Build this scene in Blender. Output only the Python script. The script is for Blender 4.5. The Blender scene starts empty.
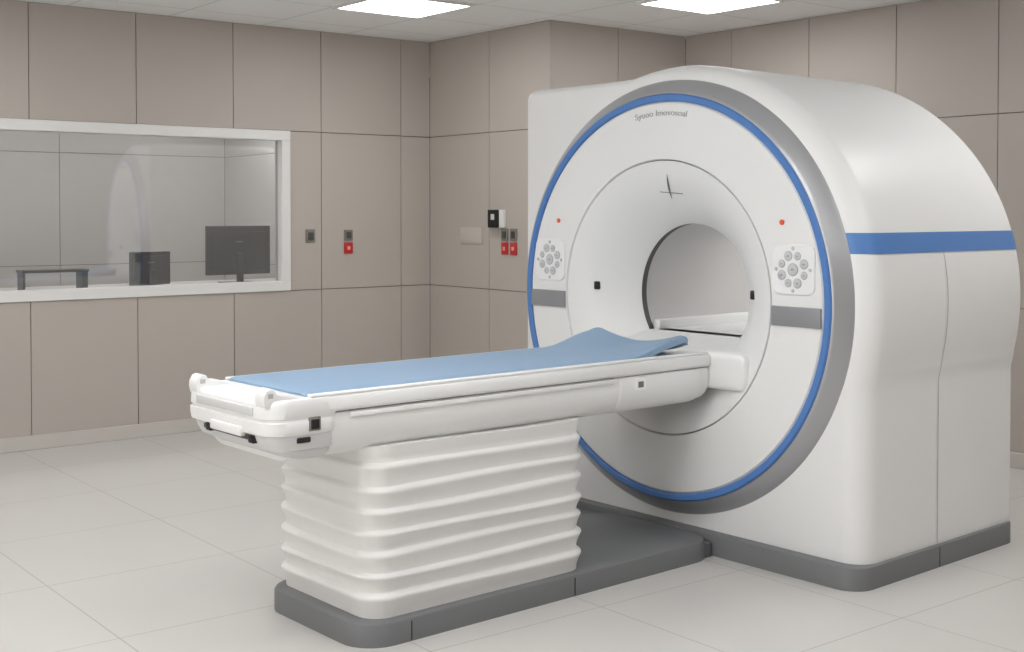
import bpy, bmesh, math, random
from mathutils import Vector, Matrix
random.seed(3)
S = bpy.context.scene
C = S.collection
PI = math.pi

# ------------------------------------------------------------------ materials
def lin(c):
    return tuple((v/255/12.92 if v/255 <= .04045 else ((v/255+.055)/1.055)**2.4) for v in c) + (1,)

def mat(name, rgb, rough=.5, metal=0, noise=.03, scale=6, coat=0, emit=0, bump=0):
    m = bpy.data.materials.new(name); m.use_nodes = True
    nt = m.node_tree; b = nt.nodes['Principled BSDF']
    b.inputs['Roughness'].default_value = rough
    b.inputs['Metallic'].default_value = metal
    b.inputs['Coat Weight'].default_value = coat
    c = lin(rgb)
    tc = nt.nodes.new('ShaderNodeTexCoord')
    nz = nt.nodes.new('ShaderNodeTexNoise'); nz.inputs['Scale'].default_value = scale
    nz.inputs['Detail'].default_value = 4
    nt.links.new(tc.outputs['Object'], nz.inputs['Vector'])
    mx = nt.nodes.new('ShaderNodeMix'); mx.data_type = 'RGBA'
    mx.inputs['A'].default_value = tuple(v*(1-noise) for v in c[:3]) + (1,)
    mx.inputs['B'].default_value = tuple(min(1, v*(1+noise)) for v in c[:3]) + (1,)
    nt.links.new(nz.outputs['Fac'], mx.inputs['Factor'])
    nt.links.new(mx.outputs['Result'], b.inputs['Base Color'])
    if emit:
        b.inputs['Emission Color'].default_value = c
        b.inputs['Emission Strength'].default_value = emit
    if bump:
        bp = nt.nodes.new('ShaderNodeBump'); bp.inputs['Strength'].default_value = bump
        bp.inputs['Distance'].default_value = .01
        n2 = nt.nodes.new('ShaderNodeTexNoise'); n2.inputs['Scale'].default_value = 160
        nt.links.new(tc.outputs['Object'], n2.inputs['Vector'])
        nt.links.new(n2.outputs['Fac'], bp.inputs['Height'])
        nt.links.new(bp.outputs['Normal'], b.inputs['Normal'])
    return m

def grid_mat(name, rgb, seam, px, ox, py, oy, w, rough, noise=.04):
    m = mat(name, rgb, rough, noise=noise, scale=1.5)
    nt = m.node_tree; b = nt.nodes['Principled BSDF']
    tc = [n for n in nt.nodes if n.type == 'TEX_COORD'][0]
    sp = nt.nodes.new('ShaderNodeSeparateXYZ'); nt.links.new(tc.outputs['Object'], sp.inputs[0])
    def M(op, a, v):
        n = nt.nodes.new('ShaderNodeMath'); n.operation = op
        nt.links.new(a, n.inputs[0])
        if v is not None:
            if isinstance(v, (int, float)): n.inputs[1].default_value = v
            else: nt.links.new(v, n.inputs[1])
        return n.outputs[0]
    outs = []
    for ax, p, o in (('X', px, ox), ('Y', py, oy)):
        v = M('SUBTRACT', sp.outputs[ax], o); v = M('DIVIDE', v, p); v = M('FRACT', v, None)
        v = M('SUBTRACT', v, .5); v = M('ABSOLUTE', v, None); outs.append(M('GREATER_THAN', v, .5 - w/(2*p)))
    f = M('MAXIMUM', outs[0], outs[1])
    old = b.inputs['Base Color'].links[0].from_socket
    mx = nt.nodes.new('ShaderNodeMix'); mx.data_type = 'RGBA'
    nt.links.new(f, mx.inputs['Factor']); nt.links.new(old, mx.inputs['A'])
    mx.inputs['B'].default_value = lin(seam)
    nt.links.new(mx.outputs['Result'], b.inputs['Base Color'])
    return m

M_wall = mat('beige_panel', (187, 179, 171), .55, noise=.04, scale=1.2)
M_gap = mat('panel_gap', (128, 118, 108), .8)
M_ctrl = mat('control_wall', (208, 204, 200), .6)
M_ctrl_d = mat('control_grey', (112, 110, 107), .6)
M_floor = grid_mat('floor_tile', (207, 204, 200), (174, 170, 165), .76, 1.56, .76, 2.63, .005, .30)
M_ceil = grid_mat('ceiling_tile', (246, 246, 246), (214, 213, 211), .66, 3.95, .64, 6.83, .011, .8, .02)
M_base = mat('baseboard', (203, 198, 192), .45)
M_frame = mat('white_frame', (232, 231, 229), .4)
M_white = mat('white_shell', (235, 235, 234), .42, noise=.012, scale=3, coat=.03)
M_white2 = mat('white_panel', (235, 235, 234), .43, noise=.012, scale=3)
M_trim = mat('light_grey_trim', (210, 210, 210), .45, noise=.012)
M_bellow = mat('bellows_vinyl', (229, 228, 226), .55, noise=.02)
M_bore = mat('bore_liner', (198, 196, 194), .42)
M_silver = mat('silver', (178, 179, 182), .38, metal=.62, noise=.02)
M_grey = mat('grey_strip', (148, 149, 152), .4, metal=.2)
M_dark = mat('plinth_grey', (116, 117, 119), .5)
M_dark2 = mat('plate_grey', (104, 106, 108), .45)
M_black = mat('black_plastic', (20, 20, 22), .45)
M_ringd = mat('ring_grey', (80, 79, 78), .5)
M_seam = mat('seam', (116, 116, 116), .7)
M_text = mat('lettering_grey', (172, 172, 174), .6)
M_lseam = mat('light_seam', (184, 184, 184), .6)
M_blue = mat('blue_trim', (84, 130, 194), .38)
M_pad = mat('blue_vinyl', (138, 164, 191), .6, noise=.03, scale=10, bump=.05)
M_red = mat('red_plastic', (196, 44, 42), .4)
M_redl = mat('red_mark', (232, 170, 166), .4)
M_orange = mat('orange_lamp', (226, 92, 62), .4)
M_plate = mat('switch_grey', (128, 124, 118), .4)
M_plate_d = mat('switch_dark', (74, 72, 70), .4)
M_key = mat('key_grey', (200, 202, 205), .45)
M_keyd = mat('key_outline', (152, 154, 158), .5)
M_keyp = mat('key_plate', (240, 240, 240), .4)
M_desk = mat('desk_laminate', (214, 211, 206), .5)
def light_mat(name, col, st):
    m = mat(name, (250, 250, 250), .5); b = m.node_tree.nodes['Principled BSDF']
    b.inputs['Emission Color'].default_value = (*col, 1); b.inputs['Emission Strength'].default_value = st
    return m
M_light = light_mat('light_diffuser', (.955, .966, .972), 12.9)
M_light_c = light_mat('light_diffuser_control', (.95, .965, .975), 13)
M_strip = light_mat('bore_fill_strip', (.97, .98, .98), 3.6)

def glass_mat():
    m = bpy.data.materials.new('window_glass'); m.use_nodes = True
    nt = m.node_tree; nt.nodes.clear()
    o = nt.nodes.new('ShaderNodeOutputMaterial')
    mx = nt.nodes.new('ShaderNodeMixShader')
    t = nt.nodes.new('ShaderNodeBsdfTransparent'); t.inputs[0].default_value = (.96, .963, .963, 1)
    g = nt.nodes.new('ShaderNodeBsdfGlossy'); g.inputs['Roughness'].default_value = .04
    fr = nt.nodes.new('ShaderNodeFresnel'); fr.inputs['IOR'].default_value = 3.0
    a = math.radians(4.0)          # tilts only the glossy normal to shift the reflection; the pane is upright
    cv = nt.nodes.new('ShaderNodeCombineXYZ')
    cv.inputs[0].default_value = -math.sin(a); cv.inputs[1].default_value = -math.cos(a)
    nt.links.new(cv.outputs[0], g.inputs['Normal'])
    nt.links.new(fr.outputs[0], mx.inputs[0])
    nt.links.new(t.outputs[0], mx.inputs[1]); nt.links.new(g.outputs[0], mx.inputs[2])
    nt.links.new(mx.outputs[0], o.inputs[0])
    return m
M_glass = glass_mat()

# ------------------------------------------------------------------ mesh helpers
def nb(): return bmesh.new()

def box(bm, x0, x1, y0, y1, z0, z1, r=0, seg=3, mi=0):
    t = bmesh.new()
    vs = [t.verts.new((x, y, z)) for x in (x0, x1) for y in (y0, y1) for z in (z0, z1)]
    for f in ((0,1,3,2),(4,6,7,5),(0,4,5,1),(2,3,7,6),(0,2,6,4),(1,5,7,3)):
        t.faces.new([vs[i] for i in f])
    bmesh.ops.recalc_face_normals(t, faces=t.faces)
    if r: bmesh.ops.bevel(t, geom=list(t.edges), offset=r, segments=seg, profile=.5, affect='EDGES')
    merge(bm, t, mi)

def merge(bm, t, mi=0):
    mp = {}
    for v in t.verts: mp[v] = bm.verts.new(v.co)
    for f in t.faces:
        try:
            nf = bm.faces.new([mp[v] for v in f.verts]); nf.material_index = mi
        except ValueError: pass
    t.free()

def loft(bm, rings, closed=True, cap0=True, cap1=True, mi=0):
    t = bmesh.new()
    R = [[t.verts.new(p) for p in r] for r in rings]
    n = len(R[0])
    for a, b in zip(R, R[1:]):
        for i in range(n if closed else n-1):
            j = (i+1) % n
            t.faces.new((a[i], a[j], b[j], b[i]))
    if cap0 and closed: t.faces.new(R[0])
    if cap1 and closed: t.faces.new(R[-1])
    bmesh.ops.recalc_face_normals(t, faces=t.faces)
    merge(bm, t, mi)

def lathe_x(bm, prof, cy, cz, n=128):
    t = bmesh.new()
    R = [[t.verts.new((x, cy + r*math.cos(2*PI*i/n), cz + r*math.sin(2*PI*i/n))) for i in range(n)] for x, r in prof]
    for a, b in zip(R, R[1:]):
        for i in range(n):
            j = (i+1) % n
            t.faces.new((a[i], a[j], b[j], b[i]))
    merge(bm, t)

def disc_x(bm, x0, x1, y, z, r, n=20, mi=0):
    loft(bm, [[(x, y + rr*math.cos(2*PI*i/n), z + rr*math.sin(2*PI*i/n)) for i in range(n)]
              for x, rr in ((x1, r), (x0 + (x1-x0)*.25, r), (x0, r*.85))], mi=mi)

def rrect(x0, x1, y0, y1, r, n=8, sub=1):
    corners = []
    for cx, cy, a0 in ((x1-r, y1-r, 0), (x0+r, y1-r, 90), (x0+r, y0+r, 180), (x1-r, y0+r, 270)):
        corners.append([(cx + r*math.cos(math.radians(a0+90*k/n)), cy + r*math.sin(math.radians(a0+90*k/n))) for k in range(n+1)])
    pts = []
    for i in range(4):
        c = corners[i]; d = corners[(i+1) % 4]
        pts += c
        a, b = c[-1], d[0]
        for k in range(1, sub): pts.append((a[0]+(b[0]-a[0])*k/sub, a[1]+(b[1]-a[1])*k/sub))
    return pts

def obj(name, bm, m, parent=None, org=(0,0,0), smooth=True, ang=35):
    bmesh.ops.translate(bm, verts=bm.verts, vec=(-org[0], -org[1], -org[2]))
    me = bpy.data.meshes.new(name); bm.to_mesh(me); bm.free()
    for mm in (m if isinstance(m, (list, tuple)) else [m]): me.materials.append(mm)
    if smooth:
        me.polygons.foreach_set('use_smooth', [True]*len(me.polygons))
        me.set_sharp_from_angle(angle=math.radians(ang))
    o = bpy.data.objects.new(name, me); C.objects.link(o)
    if parent: o.parent = parent
    return o

def tag(o, label, cat, group=None):
    o['label'] = label; o['category'] = cat
    if group: o['group'] = group
    return o

def thing(name, label, cat, loc, rotz=0, group=None):
    o = bpy.data.objects.new(name, None); C.objects.link(o)
    o.location = loc; o.rotation_euler = (0, 0, rotz); o.empty_display_size = .2
    return tag(o, label, cat, group)

def struct(name, bm, m, parent=None, smooth=False):
    o = obj(name, bm, m, parent, smooth=smooth); o['kind'] = 'structure'; return o

# ------------------------------------------------------------------ the room
ZC = 2.73
YB, XS, YA, XR = 7.8, 5.34, 6.389, 6.623
XL, YF = -1.64, -1.6
g = .0027
def panels(axis, at, depth, rects, back=.08, lo=None):
    bm = nb(); s = 1 if depth > 0 else -1
    for a0, a1, z0, z1 in rects:
        p0, p1 = sorted((at, at + s*.018)); q0, q1 = sorted((at + s*.010, at + s*back))
        b0 = a0
        if lo is not None: b0 = max(a0, lo)
        if axis == 'y':
            box(bm, a0+g, a1-g, p0, p1, z0+g, z1-g); box(bm, b0, a1, q0, q1, z0, z1, mi=1)
        else:
            box(bm, p0, p1, a0+g, a1-g, z0+g, z1-g); box(bm, q0, q1, b0, a1, z0, z1, mi=1)
    return bm
rows = [(.0, .907), (.907, 2.017), (2.017, ZC)]
joints = [XL, -.97, -.298, .378, 1.05, 1.722, 2.394, 3.066, 3.738, 4.41, 5.08, XS]
WX0, WX1, WZ0, WZ1 = .378, 4.161, .907, 2.017
rc = []
for a, b in zip(joints, joints[1:]):
    rc.append((a, b, *rows[0])); rc.append((a, b, *rows[2]))
    if b <= WX0 + .01 or a >= 4.4: rc.append((a, b, *rows[1]))
rc.append((WX1, 4.41, *rows[1]))
struct('wall_back', panels('y', YB, 1, rc), [M_wall, M_gap])
rc = [(a, b, *r) for a, b in ((YA, 7.06), (7.06, YB)) for r in rows]
struct('wall_side', panels('x', XS, 1, rc, lo=YA+.03), [M_wall, M_gap])
rc = [(a, b, *r) for a, b in ((XS, 5.957), (5.957, XR)) for r in rows]
struct('wall_alcove', panels('y', YA, 1, rc, .075, lo=XS+.016), [M_wall, M_gap])
yj = [YA, 5.945, 5.274, 4.606, 3.924, 3.25, 2.58, 1.91, 1.24, .57, -.1, -.77, YF]
rc = [(b, a, *r) for a, b in zip(yj, yj[1:]) for r in rows]
struct('wall_right', panels('x', XR, 1, rc), [M_wall, M_gap])
rc = [(XL + .6886*k, XL + .6886*(k+1), *r) for k in range(12) for r in rows]
struct('wall_front', panels('y', YF, -1, rc), [M_wall, M_gap])
rc = [(YF + .783*k, YF + .783*(k+1), *r) for k in range(12) for r in rows]
struct('wall_left', panels('x', XL, -1, rc), [M_wall, M_gap])
CY, CX0, CX1 = 10.3, 0.0, 4.85
rc = [(CX1 - 1.45*(k+1), CX1 - 1.45*k, z0, z1) for k in range(4) for z0, z1 in ((0, 1.02), (1.02, 1.94), (1.94, ZC))]
struct('wall_control_back', panels('y', CY, 1, rc), [M_ctrl, M_gap])
rc = [(a, b, z0, z1) for a, b in ((YB+.09, 9.1), (9.1, CY)) for z0, z1 in ((0, 1.02), (1.02, 1.94), (1.94, ZC))]
struct('wall_control_right', panels('x', CX1, 1, rc), [M_ctrl, M_gap])
struct('wall_control_left', panels('x', CX0, -1, rc), [M_ctrl, M_gap])
bm = nb(); box(bm, XL-.1, XR+.1, YF-.1, CY+.1, -.1, 0); struct('floor', bm, M_floor)
bm = nb(); box(bm, XL-.1, XR+.1, YF-.1, CY+.1, ZC, ZC+.1); struct('ceiling', bm, M_ceil)
def bb(name, x0, x1, y0, y1):
    bm = nb(); box(bm, x0, x1, y0, y1, 0, .088, .003, 1); struct(name, bm, M_base)
bb('baseboard_back', XL, XS, YB-.012, YB-.001); bb('baseboard_side', XS-.012, XS-.001, YA, YB-.013)
bb('baseboard_alcove', XS, XR, YA-.012, YA-.001); bb('baseboard_right', XR-.012, XR-.001, YF, YA-.013)
bm = nb()
fw = .068
for r in ((WX0, WX1, WZ1-fw, WZ1), (WX0, WX1, WZ0, WZ0+fw), (WX0, WX0+fw, WZ0+fw, WZ1-fw), (WX1-fw, WX1, WZ0+fw, WZ1-fw)):
    box(bm, r[0], r[1], YB-.015, YB+.09, r[2], r[3], .004, 1)
win = struct('window_1', bm, M_frame)
bm = nb(); y = YB+.045
bm.faces.new([bm.verts.new(p) for p in ((WX0+fw, y, WZ0+fw), (WX1-fw, y, WZ0+fw), (WX1-fw, y, WZ1-fw), (WX0+fw, y, WZ1-fw))])
obj('window_pane', bm, M_glass, win, smooth=False)

def ceiling_light(x0, x1, y0, y1, label, m=None, group='ceiling light panels'):
    cx, cy = (x0+x1)/2, (y0+y1)/2
    t = thing('ceiling_light', label, 'ceiling light', (cx, cy, ZC), 0, group)
    w, h = (x1-x0)/2, (y1-y0)/2
    bm = nb(); f = .022
    for r in ((-w, w, -h, -h+f), (-w, w, h-f, h), (-w, -w+f, -h+f, h-f), (w-f, w, -h+f, h-f)):
        box(bm, *r, -.014, 0)
    obj('frame', bm, M_frame, t, smooth=False)
    bm = nb(); box(bm, -w+f, w-f, -h+f, h-f, -.008, -.001); obj('diffuser', bm, m or M_light, t, smooth=False)
ceiling_light(3.94, 4.58, 6.20, 6.82, 'square lit ceiling panel nearer the window wall, left of the two in view')
ceiling_light(5.31, 5.95, 4.92, 5.54, 'square lit ceiling panel above the scanner, right of the two in view')
hid = 'square lit ceiling panel added overhead, unseen, to light the room and scanner'
for x, y in ((1.98, 2.36), (1.32, 6.20), (1.32, 4.28), (.66, 3.0), (1.32, .44), (3.96, 1.08), (-.66, 2.36), (-.66, 4.92), (2.64, -.84), (5.28, 2.2)):  # unseen panels, added and placed to light the room and scanner front
    ceiling_light(x, x+.64, y, y+.62, hid)
cl = 'square ceiling panel added out of view to brighten the control room'
for x in (.66, 2.64, 3.96):  # unseen panels added to brighten the room behind the glass
    ceiling_light(x, x+.64, 8.76, 9.38, cl, M_light_c, 'added control room ceiling lights')
la = bpy.data.lights.new('side_fill', 'AREA'); la.shape = 'RECTANGLE'; la.size = 2.4; la.size_y = 1.5; la.energy = 44; la.color = (1, .995, .985)  # added fill light, no real fixture; brightens the scanner front
lo = bpy.data.objects.new('side_fill', la); C.objects.link(lo); lo.location = (-1.3, 2.6, 1.75); lo.rotation_euler = (0, math.radians(-90), 0)

# ------------------------------------------------------------------ small wall fittings
def plate_back(x, z, w, h, m, label, name, cat, m2=None, d=.012, f=.28):
    t = thing(name, label, cat, (x, YB, z-h/2))
    bm = nb(); box(bm, -w/2, w/2, -d, 0, 0, h, .004, 2); obj('cover_plate', bm, m, t)
    bm = nb(); box(bm, -w*f, w*f, -d-.006, -d+.001, h*(.5-f), h*(.5+f), .003, 2); obj('push_button', bm, m2 or m, t)
def plate_side(y, z, w, h, m, label, name, cat, m2=None, d=.012, f=.28):
    t = thing(name, label, cat, (XS, y, z-h/2))
    bm = nb(); box(bm, -d, 0, -w/2, w/2, 0, h, .004, 2); obj('cover_plate', bm, m, t)
    bm = nb(); box(bm, -d-.006, -d+.001, -w*f, w*f, h*(.5-f), h*(.5+f), .003, 2); obj('push_button', bm, m2 or m, t)
plate_back(4.318, 1.285, .072, .095, M_plate, 'lone grey switch plate on the beige wall just right of the window frame', 'light_switch', 'switch', M_plate_d)
plate_back(4.626, 1.288, .07, .078, M_plate, 'grey switch plate above the lone red button on the back wall', 'light_switch', 'switch', M_plate_d)
plate_back(4.626, 1.196, .07, .08, M_red, 'red square alarm button on the back wall right of the window', 'alarm_button', 'alarm button', M_redl, f=.16)  # red plates here and on the side wall are alarm buttons, not switches
plate_side(6.872, 1.297, .072, .085, M_plate, 'left grey switch plate of the pair under the black wall intercom', 'light_switch', 'switch', M_plate_d)
plate_side(6.772, 1.297, .072, .085, M_plate, 'right grey switch plate of the pair under the black wall intercom', 'light_switch', 'switch', M_plate_d)
plate_side(6.872, 1.2, .072, .085, M_red, 'left red button of the pair on the side wall below the intercom', 'alarm_button', 'alarm button', M_redl, f=.16)
plate_side(6.772, 1.2, .072, .085, M_red, 'right red button of the pair on the side wall, nearest the scanner', 'alarm_button', 'alarm button', M_redl, f=.16)
t = thing('wall_intercom', 'black and white intercom unit with small screen mounted on the side wall', 'intercom', (XS, 6.945, 1.345))
bm = nb(); box(bm, -.03, 0, -.085, .07, 0, .125, .006, 2); obj('back_box', bm, M_frame, t)
bm = nb(); box(bm, -.05, -.028, -.04, .07, .0, .125, .005, 2); obj('front_panel', bm, M_black, t)
bm = nb(); box(bm, -.052, -.049, -.01, .03, .055, .095); obj('screen', bm, M_trim, t)
t = thing('wall_plate', 'wide pale blank cover plate on the side wall left of the intercom', 'cover plate', (XS, 7.27, 1.225))
bm = nb(); box(bm, -.008, 0, -.13, .13, 0, .12, .003, 2); obj('cover', bm, mat('pale_plate', (198, 190, 183), .5), t)
for s in (-1, 1):
    bm = nb(); box(bm, -.010, -.007, s*.11-.005, s*.11+.005, .055, .065); obj('screw', bm, M_lseam, t)

# ------------------------------------------------------------------ control desk furniture behind the glass
DZ = .94
t = thing('control_desk', 'long pale control desk behind the window', 'desk', (3.0, 8.35, 0))
bm = nb(); box(bm, -1.6, 1.6, -.38, .45, DZ-.03, DZ, .004, 1); obj('desk_top', bm, M_desk, t)
for s in (-1.5, 0, 1.5):
    bm = nb(); box(bm, s-.015, s+.015, -.33, .4, 0, DZ-.03); obj('side_panel', bm, M_desk, t)
M_stand = mat('stand_black', (30, 30, 32), .4)
M_rear = mat('rear_black', (24, 24, 26), .45)
M_mgrey = mat('screen_grey', (40, 40, 42), .35)
def monitor(x, y, w, h, zb, rz, label, m1, m2):
    t = thing('computer_monitor', label, 'monitor', (x, y, DZ), rz, 'computer monitors on the control desk')
    b = zb - DZ
    bm = nb(); box(bm, -w/2, w/2, -.010, .010, b, b+h, .005, 2); obj('housing', bm, m1, t)
    bm = nb(); box(bm, -w*.42, w*.42, -.018, -.008, b+h*.10, b+h*.88, .006, 2); obj('rear_cover', bm, m2, t)
    bm = nb(); box(bm, -w/2+.012, w/2-.012, .0095, .0115, b+.02, b+h-.012); obj('screen', bm, M_plate_d, t)
    bm = nb(); box(bm, -.025, .025, -.040, -.017, .008, b+h*.45, .006, 2); obj('stand_neck', bm, M_stand, t)
    bm = nb(); box(bm, -.12, .12, -.11, .09, 0, .012, .005, 2); obj('stand_base', bm, M_black, t)
    bm = nb(); box(bm, -.025, .025, -.021, -.0175, b+h*.66, b+h*.69); obj('badge', bm, M_plate, t)
monitor(4.01, 8.30, .50, .35, 1.005, 0, 'larger black monitor seen from behind, near the right end of the window', M_black, M_rear)
monitor(3.33, 8.25, .30, .225, .958, math.radians(6), 'smaller dark monitor low on the desk behind the window, left of the larger one', M_black, M_mgrey)
t = thing('desk_riser', 'grey shelf riser on the desk behind the left end of the window', 'desk riser', (2.58, 8.25, DZ))
bm = nb(); box(bm, -.12, .31, -.07, .07, .122, .14, .004, 1); obj('shelf', bm, M_ctrl_d, t)
for s, w in ((-.105, .008), (.285, .02)):
    bm = nb(); box(bm, s-w, s+w, -.06, .06, 0, .122, .003, 1); obj('leg', bm, M_ctrl_d, t)

# ------------------------------------------------------------------ scanner
DEL = math.radians(2.35)
def GW(x, y, z=0):
    return (x*math.cos(DEL) - y*math.sin(DEL), x*math.sin(DEL) + y*math.cos(DEL), z)
YC, CZ, RB = 3.74, 1.08, 1.02
GO = (4.6, YC, 0)
sc = thing('scanner_gantry', 'large white scanner with round bore, silver and blue ring front and dark plinth', 'medical scanner', GW(*GO), DEL)
def gp(name, bm, m, parent=sc, **k): return obj(name, bm, m, parent, GO, **k)
RU, ZJ, ZL, ULOW = 1.034, .85, .76, .993
def near_u(z, e=0):
    def el(zz): return (RU-e)*math.sqrt(max(0, 1-((zz-CZ)/(RB-e))**2))
    if z >= ZJ: return -el(z)
    s = max(0, min(1, (ZJ-z)/(ZJ-ZL))); s = s*s*(3-2*s)
    return -(el(ZJ) + (ULOW-e-el(ZJ))*s)
P = []
for k in range(50):
    z = .075 + (ZJ-.075)*k/50; P.append((near_u(z), z, -1, 0))
a0 = PI - math.asin((ZJ-CZ)/RB); a1 = math.acos(.254/RB)
for k in range(61):
    a = a0 + (a1-a0)*k/60
    w = min(1, k/4); f = 1 if k < 40 else 1 - .65*(k-40)/20
    P.append(((RU if math.cos(a) < 0 else RB)*math.cos(a), CZ+RB*math.sin(a), f*math.cos(a), f*math.sin(a)*w))
ZT, UF, rf, fq = 2.064, .98, .06, .35
for k in range(1, 8): P.append((.254 + (UF-rf-.254)*k/8, ZT, 0, fq))
for k in range(9):
    a = PI/2*(1-k/8); P.append((UF-rf+rf*math.cos(a), ZT-rf+rf*math.sin(a), fq*math.cos(a), fq*math.sin(a)))
for k in range(1, 17): P.append((UF, ZT-rf + (.075-ZT+rf)*k/16, fq, 0))
for k in range(1, 16): P.append((UF + (-ULOW-UF)*k/16, .075, 0, 0))
def bring(x, e): return [(x, YC+u-e*nu, z-e*nz) for u, z, nu, nz in P]
def cring(x, r):
    o = []
    for u, z, _, _ in P:
        a = math.atan2(z-CZ, u); o.append((x, YC+r*math.cos(a), CZ+r*math.sin(a)))
    return o
XB0, XB1, FR = 4.11, 5.31, .10
rings = [cring(XB0, .62), cring(XB0, .8), bring(XB0, FR)]
for k in range(1, 9):
    a = PI/2*k/8; rings.append(bring(XB0+FR*(1-math.cos(a)), FR*(1-math.sin(a))))
for k in range(1, 6): rings.append(bring(XB0+FR + (XB1-XB0-2*FR)*k/5, 0))
for k in range(1, 9):
    a = PI/2*k/8; rings.append(bring(XB1-FR+FR*math.sin(a), FR*(1-math.cos(a))))
rings.append(cring(XB1, .332))
bm = nb(); loft(bm, rings, True, False, False); gp('housing', bm, M_white, ang=40)
bm = nb()
def slab(bm, ring, z0, z1, r=.012):
    cx = sum(p[0] for p in ring)/len(ring); cy = sum(p[1] for p in ring)/len(ring)
    def ins(e):
        return [(x - e*(1 if x > cx else -1), y - e*(1 if y > cy else -1)) for x, y in ring]
    loft(bm, [[(x, y, z0) for x, y in ring], [(x, y, z1-r) for x, y in ring],
              [(x, y, z1-r*.3) for x, y in ins(r*.3)], [(x, y, z1) for x, y in ins(r)]])
slab(bm, rrect(4.055, 5.285, YC-1.011, YC+.99, .10), 0, .09, .008)
gp('plinth', bm, M_dark)
bm = nb(); box(bm, 4.63, 4.634, YC-1.0125, YC-1.001, .004, .082); gp('plinth_seam', bm, M_black)
def flank_strip(z0, z1, nz=6, lift=.003):
    xs = [(XB0+FR*(1-math.cos(PI/2*k/8)), FR*(1-math.sin(PI/2*k/8))) for k in range(9)]
    xs += [(XB1-FR, 0)] + [(XB1-FR+FR*math.sin(PI/2*k/8), FR*(1-math.cos(PI/2*k/8))) for k in range(1, 7)]
    bm = nb(); rr = []
    for x, e in xs:
        rr.append([(x, YC+near_u(z0+(z1-z0)*k/nz, e)-lift, z0+(z1-z0)*k/nz) for k in range(nz+1)])
    loft(bm, rr, False); return bm
gp('side_stripe', flank_strip(1.291, 1.372), M_blue)
def flank_seam(x, z0, z1, w=.005, m=M_lseam):
    bm = nb(); n = 40
    rr = [[(xx, YC+near_u(z0+(z1-z0)*k/n)-.0015, z0+(z1-z0)*k/n) for k in range(n+1)] for xx in (x-w/2, x+w/2)]
    loft(bm, rr, False); gp('panel_seam', bm, m)
flank_seam(4.64, .095, 1.289)
def L(name, prof, m, parent=sc, n=160, **k):
    bm = nb(); lathe_x(bm, prof, YC, CZ, n); return gp(name, bm, m, parent, **k)
L('front_panel', [(4.09, .601), (4.056, .602), (4.05, .606), (4.048, .72), (4.05, .846), (4.06, .856)], M_white2)
L('blue_ring', [(4.07, .854), (4.05, .856), (4.045, .861), (4.045, .881), (4.05, .886), (4.07, .890)], M_blue)
L('bezel_ring', [(4.07, .885), (4.054, .889), (4.055, .894), (4.062, .903), (4.083, .927), (4.100, .943), (4.112, .953), (4.124, .959), (4.14, .961), (4.18, .957)], M_silver, ang=60)
RBO, FD = .323, .212
def fx(r):
    s = max(0, (.596-r)/(.596-RBO))
    return 4.052 + FD*(.30*s + .70*s**2.2)
fp = [(4.09, .598), (4.058, .5975)] + [(fx(.596-(.596-RBO)*k/36), .596-(.596-RBO)*k/36) for k in range(37)]
xe = fx(RBO)
L('bore_flare', fp + [(xe+.006, RBO-.002)], M_white)
L('flare_seam', [(4.068, .605), (4.068, .593)], M_seam)
L('bore_ring', [(xe+.005, RBO+.0015), (xe+.006, RBO-.002), (xe+.038, RBO-.002), (xe+.040, RBO+.004)], M_ringd, n=96)
L('bore_tunnel', [(xe+.032, RBO+.002), (5.31, RBO+.002)], M_bore, n=96)
bm = nb()
rr = [[(x, YC+(RBO-.003)*math.cos(a), CZ+(RBO-.003)*math.sin(a)) for a in [math.radians(70+8*k) for k in range(9)]] for x in (4.80, 5.28)]
loft(bm, rr, False); gp('bore_fill_strip', bm, M_strip)  # added glowing strip, hidden from view, that brightens the tunnel wall
bm = nb()
box(bm, 4.25, 5.27, YC-.272, YC+.272, .83, .908, .012, 3)
gp('bore_bridge', bm, M_white, ang=25)
bm = nb()
box(bm, 4.30, 5.27, YC+.235, YC+.275, .90, .952, .008, 3)
gp('bridge_rail', bm, M_white, ang=25)
bm = nb()
def blk(x, hw0, za, zb, r=.05):
    pts = []
    for cu, cz, s0 in ((hw0-r, za-r, 0), (-(hw0-r), za-r, 90), (-(hw0-r), zb+r, 180), (hw0-r, zb+r, 270)):
        for k in range(7):
            a = math.radians(s0+90*k/6); pts.append((x, YC+cu+r*math.cos(a), cz+r*math.sin(a)))
    return pts
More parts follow.
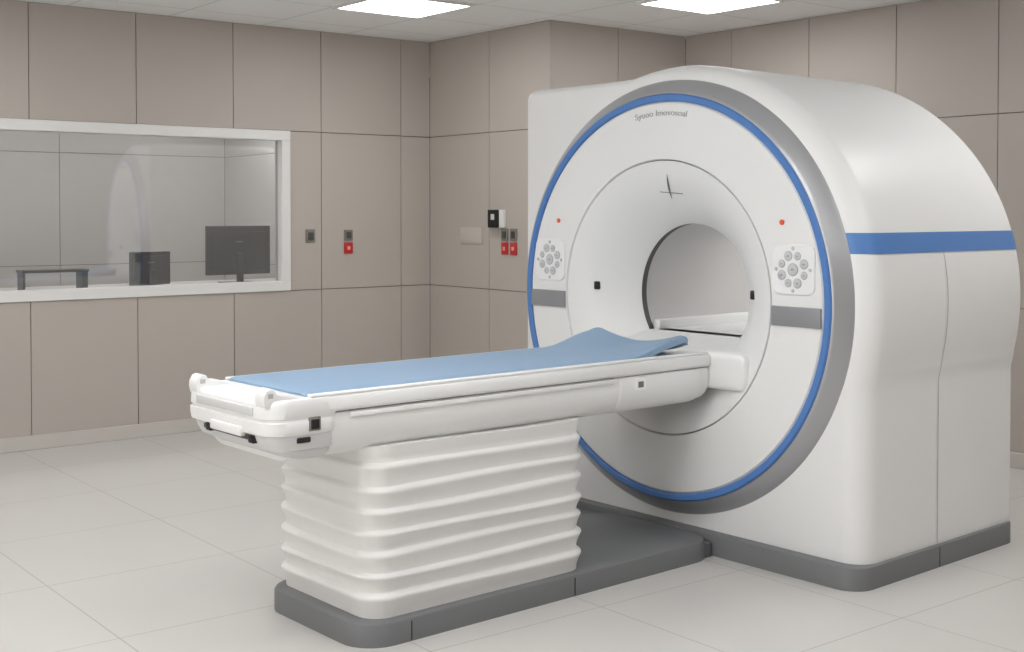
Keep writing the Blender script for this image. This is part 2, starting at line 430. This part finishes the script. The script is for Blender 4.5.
# a slim cradle that steps out of the flare
fr = [(4.040, .452, .838, .735, .030), (4.042, .464, .851, .722, .032), (4.048, .474, .861, .713, .034), (4.058, .478, .866, .709, .035), (4.150, .478, .868, .709, .035)]
for k in range(1, 9):
    q = k/8; s = q*q*(3-2*q)
    fr.append((4.150+.13*q, .478-.196*s, .868+.040*s, .709+.09*s, .035))
fr.append((4.36, .280, .908, .80, .035))
loft(bm, [blk(*a) for a in fr])
gp('table_guide', bm, M_white, ang=50)
for s in (-1, 1):
    def yy(u0, u1): return sorted((YC+s*u0, YC+s*u1))
    ya, yb = yy(.612, .815)
    bm = nb()
    def prr(e): return [(y, z) for y, z in rrect(ya+e, yb-e, 1.125+e, 1.325-e, .035, 6)]
    loft(bm, [[(x, y, z) for y, z in prr(e)] for x, e in ((4.051, 0), (4.044, 0), (4.0415, .003), (4.0415, .006))])
    cp = gp('control_panel', bm, M_keyp)
    cy, cz = YC+s*.7135, 1.225
    def key(y, z, r, icon=True):
        bm = nb(); disc_x(bm, 4.0392, 4.0425, y, z, r*1.10, 18, mi=1); disc_x(bm, 4.0375, 4.0415, y, z, r, 18)
        if icon: box(bm, 4.0368, 4.038, y-r*.3, y+r*.3, z-r*.14, z+r*.14, mi=1)
        gp('button', bm, [M_key, M_keyd], cp)
    key(cy, cz, .023)
    for k in range(8):
        a = 2*PI*k/8 + PI/8
        key(cy+.058*math.cos(a), cz+.058*math.sin(a), .0180 if k % 2 else .0145)
    for dy, dz in ((-.082, .0), (.082, .0), (0, .084), (0, -.084)):
        key(cy+dy, cz+dz, .0065, False)
    ya, yb = yy(.608, .845)
    bm = nb(); box(bm, 4.040, 4.052, ya, yb, 1.0, 1.078, .003, 2); gp('grey_strip', bm, M_grey)
    bm = nb(); y0 = YC+s*.655
    disc_x(bm, 4.043, 4.05, y0, 1.412, .011, 14)
    gp('indicator_lamp', bm, M_orange)
    r = .462
    bm = nb(); y0 = YC+s*r; x0 = fx(r)
    box(bm, x0-.010, x0+.02, y0-.013, y0+.013, 1.09, 1.128, .005, 2); gp('sensor', bm, M_black)
def on_flare(u, v, lift):
    r = math.hypot(u, v); return (fx(r)-lift, YC-u, CZ+v)
bm = nb()
def sliver(a, b, w, n=10, e=.0004):
    du, dv = b[0]-a[0], b[1]-a[1]; l = math.hypot(du, dv); nu_, nv_ = -dv/l, du/l
    rr = [[], []]
    for k in range(n+1):
        q = k/n; h = w*math.sin(PI*q) + e
        for i, sg in enumerate((-1, 1)):
            rr[i].append(on_flare(a[0]+du*q+sg*h*nu_, a[1]+dv*q+sg*h*nv_, .003))
    loft(bm, rr, False)
sliver((-.012, .430), (.022, .540), .0055)
sliver((-.058, .462), (.072, .452), 0, e=.0015)
gp('alignment_mark', bm, M_seam, smooth=False)
def lettering(body, size_w, xpos, u, z, parent, m):
    cu = bpy.data.curves.new('lettering', 'FONT'); cu.body = body; cu.align_x = 'CENTER'; cu.extrude = .002
    to = bpy.data.objects.new('tmp_text', cu); C.objects.link(to)
    bpy.context.view_layer.update()
    me = bpy.data.meshes.new_from_object(to.evaluated_get(bpy.context.evaluated_depsgraph_get()))
    bpy.data.objects.remove(to)
    w = max(v.co.x for v in me.vertices) - min(v.co.x for v in me.vertices)
    k = size_w/w
    for v in me.vertices:
        x, y, q = v.co
        r = z - CZ; a = x*k/r
        rr = r + y*k*.85
        v.co = (xpos - q*.5 - GO[0], (YC-u) - rr*math.sin(a) - GO[1], CZ + rr*math.cos(a))
    me.materials.clear(); me.materials.append(m)
    o = bpy.data.objects.new('lettering', me); C.objects.link(o); o.parent = parent
    return o
lettering('Syuoo Imovosoal', .30, 4.048, 0.0, 1.874, sc, M_text)

# ------------------------------------------------------------------ patient table
TO = (2.9, YC, 0)
tb = thing('patient_table', 'white motorised patient table with pleated bellows pedestal docked to the scanner', 'patient table', GW(*TO), DEL)
def tp(name, bm, m, parent=tb, **k): return obj(name, bm, m, parent, TO, **k)
YT = YC
bm = nb(); slab(bm, rrect(2.275, 4.053, YT-.325, YT+.35, .13, 12), 0, .082, .012)
tp('base_plate', bm, M_dark)
bm = nb(); slab(bm, rrect(3.62, 4.053, YT-.30, YT+.86, .02), 0, .06, .006)
tp('dock_plate', bm, M_dark2)
for x in (2.47, 3.23):
    bm = nb(); box(bm, x-.002, x+.002, YT-.3265, YT-.315, .004, .07); tp('plate_seam', bm, M_black)
bx0, bx1, by0, by1 = 2.328, 3.327, YT-.290, YT+.335
bm = nb(); rings = []
def bell(z, off, k=0):
    pts = rrect(bx0-off, bx1+off, by0-off, by1+off, .09+off, 12, 12)
    return [(x, y, z + .0035*math.sin(5*x+2.1*k) + .003*math.sin(7*y+1.3*k)) for x, y in pts]
np_ = 7; zb0, zb1 = .088, .605
cuts = [0, .152, .285, .436, .570, .719, .856, 1.0]
for k in range(np_):
    z0 = zb0 + (zb1-zb0)*cuts[k]; h = (zb1-zb0)*(cuts[k+1]-cuts[k]); A = (1.0, 1.05, .9, 1.05, .95, .9, .7)[k]
    for f, o in ((0, -.0045), (.11, -.0042), (.23, -.0025), (.37, .0010), (.50, .0050), (.61, .0092), (.69, .0122), (.76, .0137), (.82, .0128), (.88, .0078), (.93, .0012), (.97, -.0034)):
        rings.append(bell(z0+h*f, o*A, k+f))
rings += [bell(zb1, -.004, np_), bell(zb1+.02, -.001, np_), bell(.660, .003, np_)]
rings.insert(0, [(x, y, .0825) for x, y, z in rings[0]])
loft(bm, rings); tp('bellows', bm, M_bellow, ang=80)
def sect(bm, half, xs, yo=0):
    rings = []
    for x, k, dz in xs:
        zc = max(z for _, z in half)
        rings.append([(x, YT+yo+u*k, zc+(z-zc)*dz) for u, z in half] + [(x, YT+yo-u*k, zc+(z-zc)*dz) for u, z in reversed(half)])
    loft(bm, rings)
low = [(.265, .806), (.286, .798), (.291, .775), (.290, .74), (.283, .71), (.268, .682), (.248, .663), (.22, .652), (.18, .648)]
bm = nb(); sect(bm, low, [(2.04, 1, 1), (3.93, 1, 1), (3.99, 1, .97), (4.02, 1, .95), (4.033, .998, .94), (4.038, .992, .93)]); tp('couch_body', bm, M_white, ang=40)
top = [(.25, .858), (.287, .857), (.296, .852), (.30, .842), (.30, .815), (.294, .806)]
bm = nb(); sect(bm, top, [(2.04, .98, .9), (2.05, 1, 1), (4.031, 1, 1), (4.038, .99, .9)]); tp('table_top', bm, M_white, ang=30)
for s in (-1, 1):
    bm = nb(); ya, yb = sorted((YT+s*.264, YT+s*.292)); box(bm, 2.10, 4.03, ya, yb, .856, .867, .005, 3); tp('edge_rail', bm, M_white)
bm = nb(); box(bm, 2.25, 3.47, YT-.298, YT-.27, .780, .797, .004, 2); tp('side_rail', bm, M_white2)
bm = nb(); box(bm, 2.25, 3.47, YT-.2915, YT-.27, .797, .802); tp('rail_groove', bm, M_lseam)
car = [(u+.005, z) for u, z in low]
bm = nb(); sect(bm, car, [(3.50, .985, .97), (3.505, .995, .99), (3.52, 1, 1.0), (3.96, 1, 1.0), (3.985, 1, .985), (3.99, .99, .975)])
tp('carriage', bm, M_white, ang=40)
bm = nb(); box(bm, 3.585, 3.645, YT-.2985, YT-.285, .742, .790, .002, 1); pl = tp('marking_plate', bm, M_keyp)
bm = nb(); box(bm, 3.600, 3.630, YT-.2995, YT-.298, .754, .778); tp('marking_symbol', bm, M_seam, pl)
CX = 1.94
def cap(z, e, r=.07): return [(x, y, z) for x, y in rrect(CX+e, 2.22-e*.3, YT-.302+e*.35, YT+.288-e*.6, max(.02, r-e*.3), 12, 4)]
bm = nb()
loft(bm, [cap(.742, .014), cap(.746, .004), cap(.765, 0), cap(.786, 0), cap(.789, .007), cap(.796, .008), cap(.799, .002), cap(.838, .004), cap(.850, .008), cap(.855, .016), cap(.857, .035)])
ec = tp('end_cap', bm, M_white, ang=40)
bm = nb()
loft(bm, [cap(.655, .17), cap(.657, .135), cap(.664, .10), cap(.684, .062), cap(.69, .060), cap(.694, .038), cap(.718, .024), cap(.736, .018), cap(.744, .020)])
eb = tp('end_bumper', bm, M_trim, ang=35)
bm = nb(); box(bm, CX+.012, CX+.05, YT-.17, YT+.16, .720, .737, .003, 2); tp('slot', bm, M_plate_d, eb)
bm = nb(); box(bm, CX-.007, CX+.03, YT-.13, YT+.08, .730, .762, .006, 2); tp('pull_handle', bm, M_white2, ec)
bm = nb(); box(bm, CX-.002, CX+.02, YT-.20, YT+.19, .803, .832, .003, 2); tp('recessed_panel', bm, M_trim, ec)
bm = nb(); box(bm, CX+.006, CX+.04, YT+.10, YT+.135, .716, .745, .004, 2); tp('latch', bm, M_black, eb)
bm = nb(); box(bm, CX+.010, CX+.04, YT-.185, YT-.15, .712, .738, .004, 2); tp('latch', bm, M_black, eb)
bm = nb(); box(bm, CX+.105, CX+.155, YT-.300, YT-.285, .717, .735, .004, 2); tp('side_slot', bm, M_black, eb)
# moulded bracket handles: a hooked lip running into a long foot
for u in (-.250, .210):
    out = [(CX+.004, .838), (CX-.002, .862), (CX+.000, .880), (CX+.008, .893), (CX+.022, .898), (CX+.036, .893), (CX+.042, .882), (CX+.056, .876), (CX+.085, .873), (CX+.115, .865), (CX+.140, .857), (CX+.140, .838)]
    bm = nb()
    loft(bm, [[(x, YT+u+d, z-e) for x, z in out] for d, e in ((-.028, .005), (-.023, 0), (.025, 0), (.030, .005))])
    hk = tp('handle_bracket', bm, M_white, ang=30)
    bm = nb(); box(bm, CX+.012, CX+.032, YT+u-.0285, YT+u-.026, .866, .882, .001, 1); tp('grip_recess', bm, M_lseam, hk)
bm = nb(); box(bm, 2.085, 2.13, YT-.3045, YT-.28, .752, .798, .004, 2); lt = tp('side_latch', bm, M_plate)
bm = nb(); box(bm, 2.092, 2.123, YT-.3075, YT-.303, .758, .79, .002, 1); tp('latch_button', bm, M_black, lt)

# ------------------------------------------------------------------ blue pad on the table
PO = (3.0, YC, .8585)
bm = nb(); nx, nu = 150, 36
x0, x1, hw = 2.095, 3.935, .262
def ss(a): a = max(0, min(1, a)); return a*a*(3-2*a)
def padz(x, u):
    q = abs(u)/hw
    rise = ss((x-3.58)/.32)
    z = .874 + rise*(.018 + .046*q**1.8)
    edge = max(0, (q-.88)/.12)
    z -= .010*edge*edge*rise + .007*edge*edge*(1-rise)
    z -= .006*math.exp(-((x-3.76)/.09)**2)*(1-q)
    z += .008*ss((x-3.86)/.05)
    if x > x1-.022: z -= .012*((x-x1+.022)/.022)**2
    if x < x0+.025: z -= .008*((x0+.025-x)/.025)**2
    return z
def padb(x, u):
    q = abs(u)/hw
    rise = ss((x-3.64)/.26)
    return max(.8590, padz(x, u) - .036 + .010*max(0, (q-.88)/.12)) if rise > 0 and q > .3 else .8590
T = [[None]*(nu+1) for _ in range(nx+1)]; B = [[None]*(nu+1) for _ in range(nx+1)]
for i in range(nx+1):
    for j in range(nu+1):
        x = x0 + (x1-x0)*i/nx; u = -hw + 2*hw*j/nu
        T[i][j] = bm.verts.new((x, YC+u, padz(x, u))); B[i][j] = bm.verts.new((x, YC+u, padb(x, u)))
for i in range(nx):
    for j in range(nu):
        bm.faces.new((T[i][j], T[i+1][j], T[i+1][j+1], T[i][j+1]))
        bm.faces.new((B[i][j], B[i][j+1], B[i+1][j+1], B[i+1][j]))
    for j in (0, nu): bm.faces.new((T[i][j], B[i][j], B[i+1][j], T[i+1][j]))
for j in range(nu):
    for i in (0, nx): bm.faces.new((T[i][j], T[i][j+1], B[i][j+1], B[i][j]))
bmesh.ops.recalc_face_normals(bm, faces=bm.faces)
pad = obj('table_pad', bm, M_pad, None, PO, ang=60)
pad.location = GW(*PO); pad.rotation_euler = (0, 0, DEL)
tag(pad, 'long light blue vinyl mattress pad with raised head end lying on the white patient table', 'mattress pad')

# ------------------------------------------------------------------ world, camera
w = bpy.data.worlds.new('world'); S.world = w; w.use_nodes = True
w.node_tree.nodes['Background'].inputs[0].default_value = (.9, .92, 1, 1)
w.node_tree.nodes['Background'].inputs[1].default_value = .1
S.view_settings.view_transform = 'Standard'
cam = bpy.data.cameras.new('camera'); co = bpy.data.objects.new('camera', cam); C.objects.link(co)
co.location = (0, 0, 1.45); co.rotation_euler = (math.radians(90-1.3), 0, math.radians(-38.15))
cam.sensor_width = 36; cam.lens = 36*1250/1024; cam.shift_y = -85/1024
cam.clip_start = .05
S.camera = co
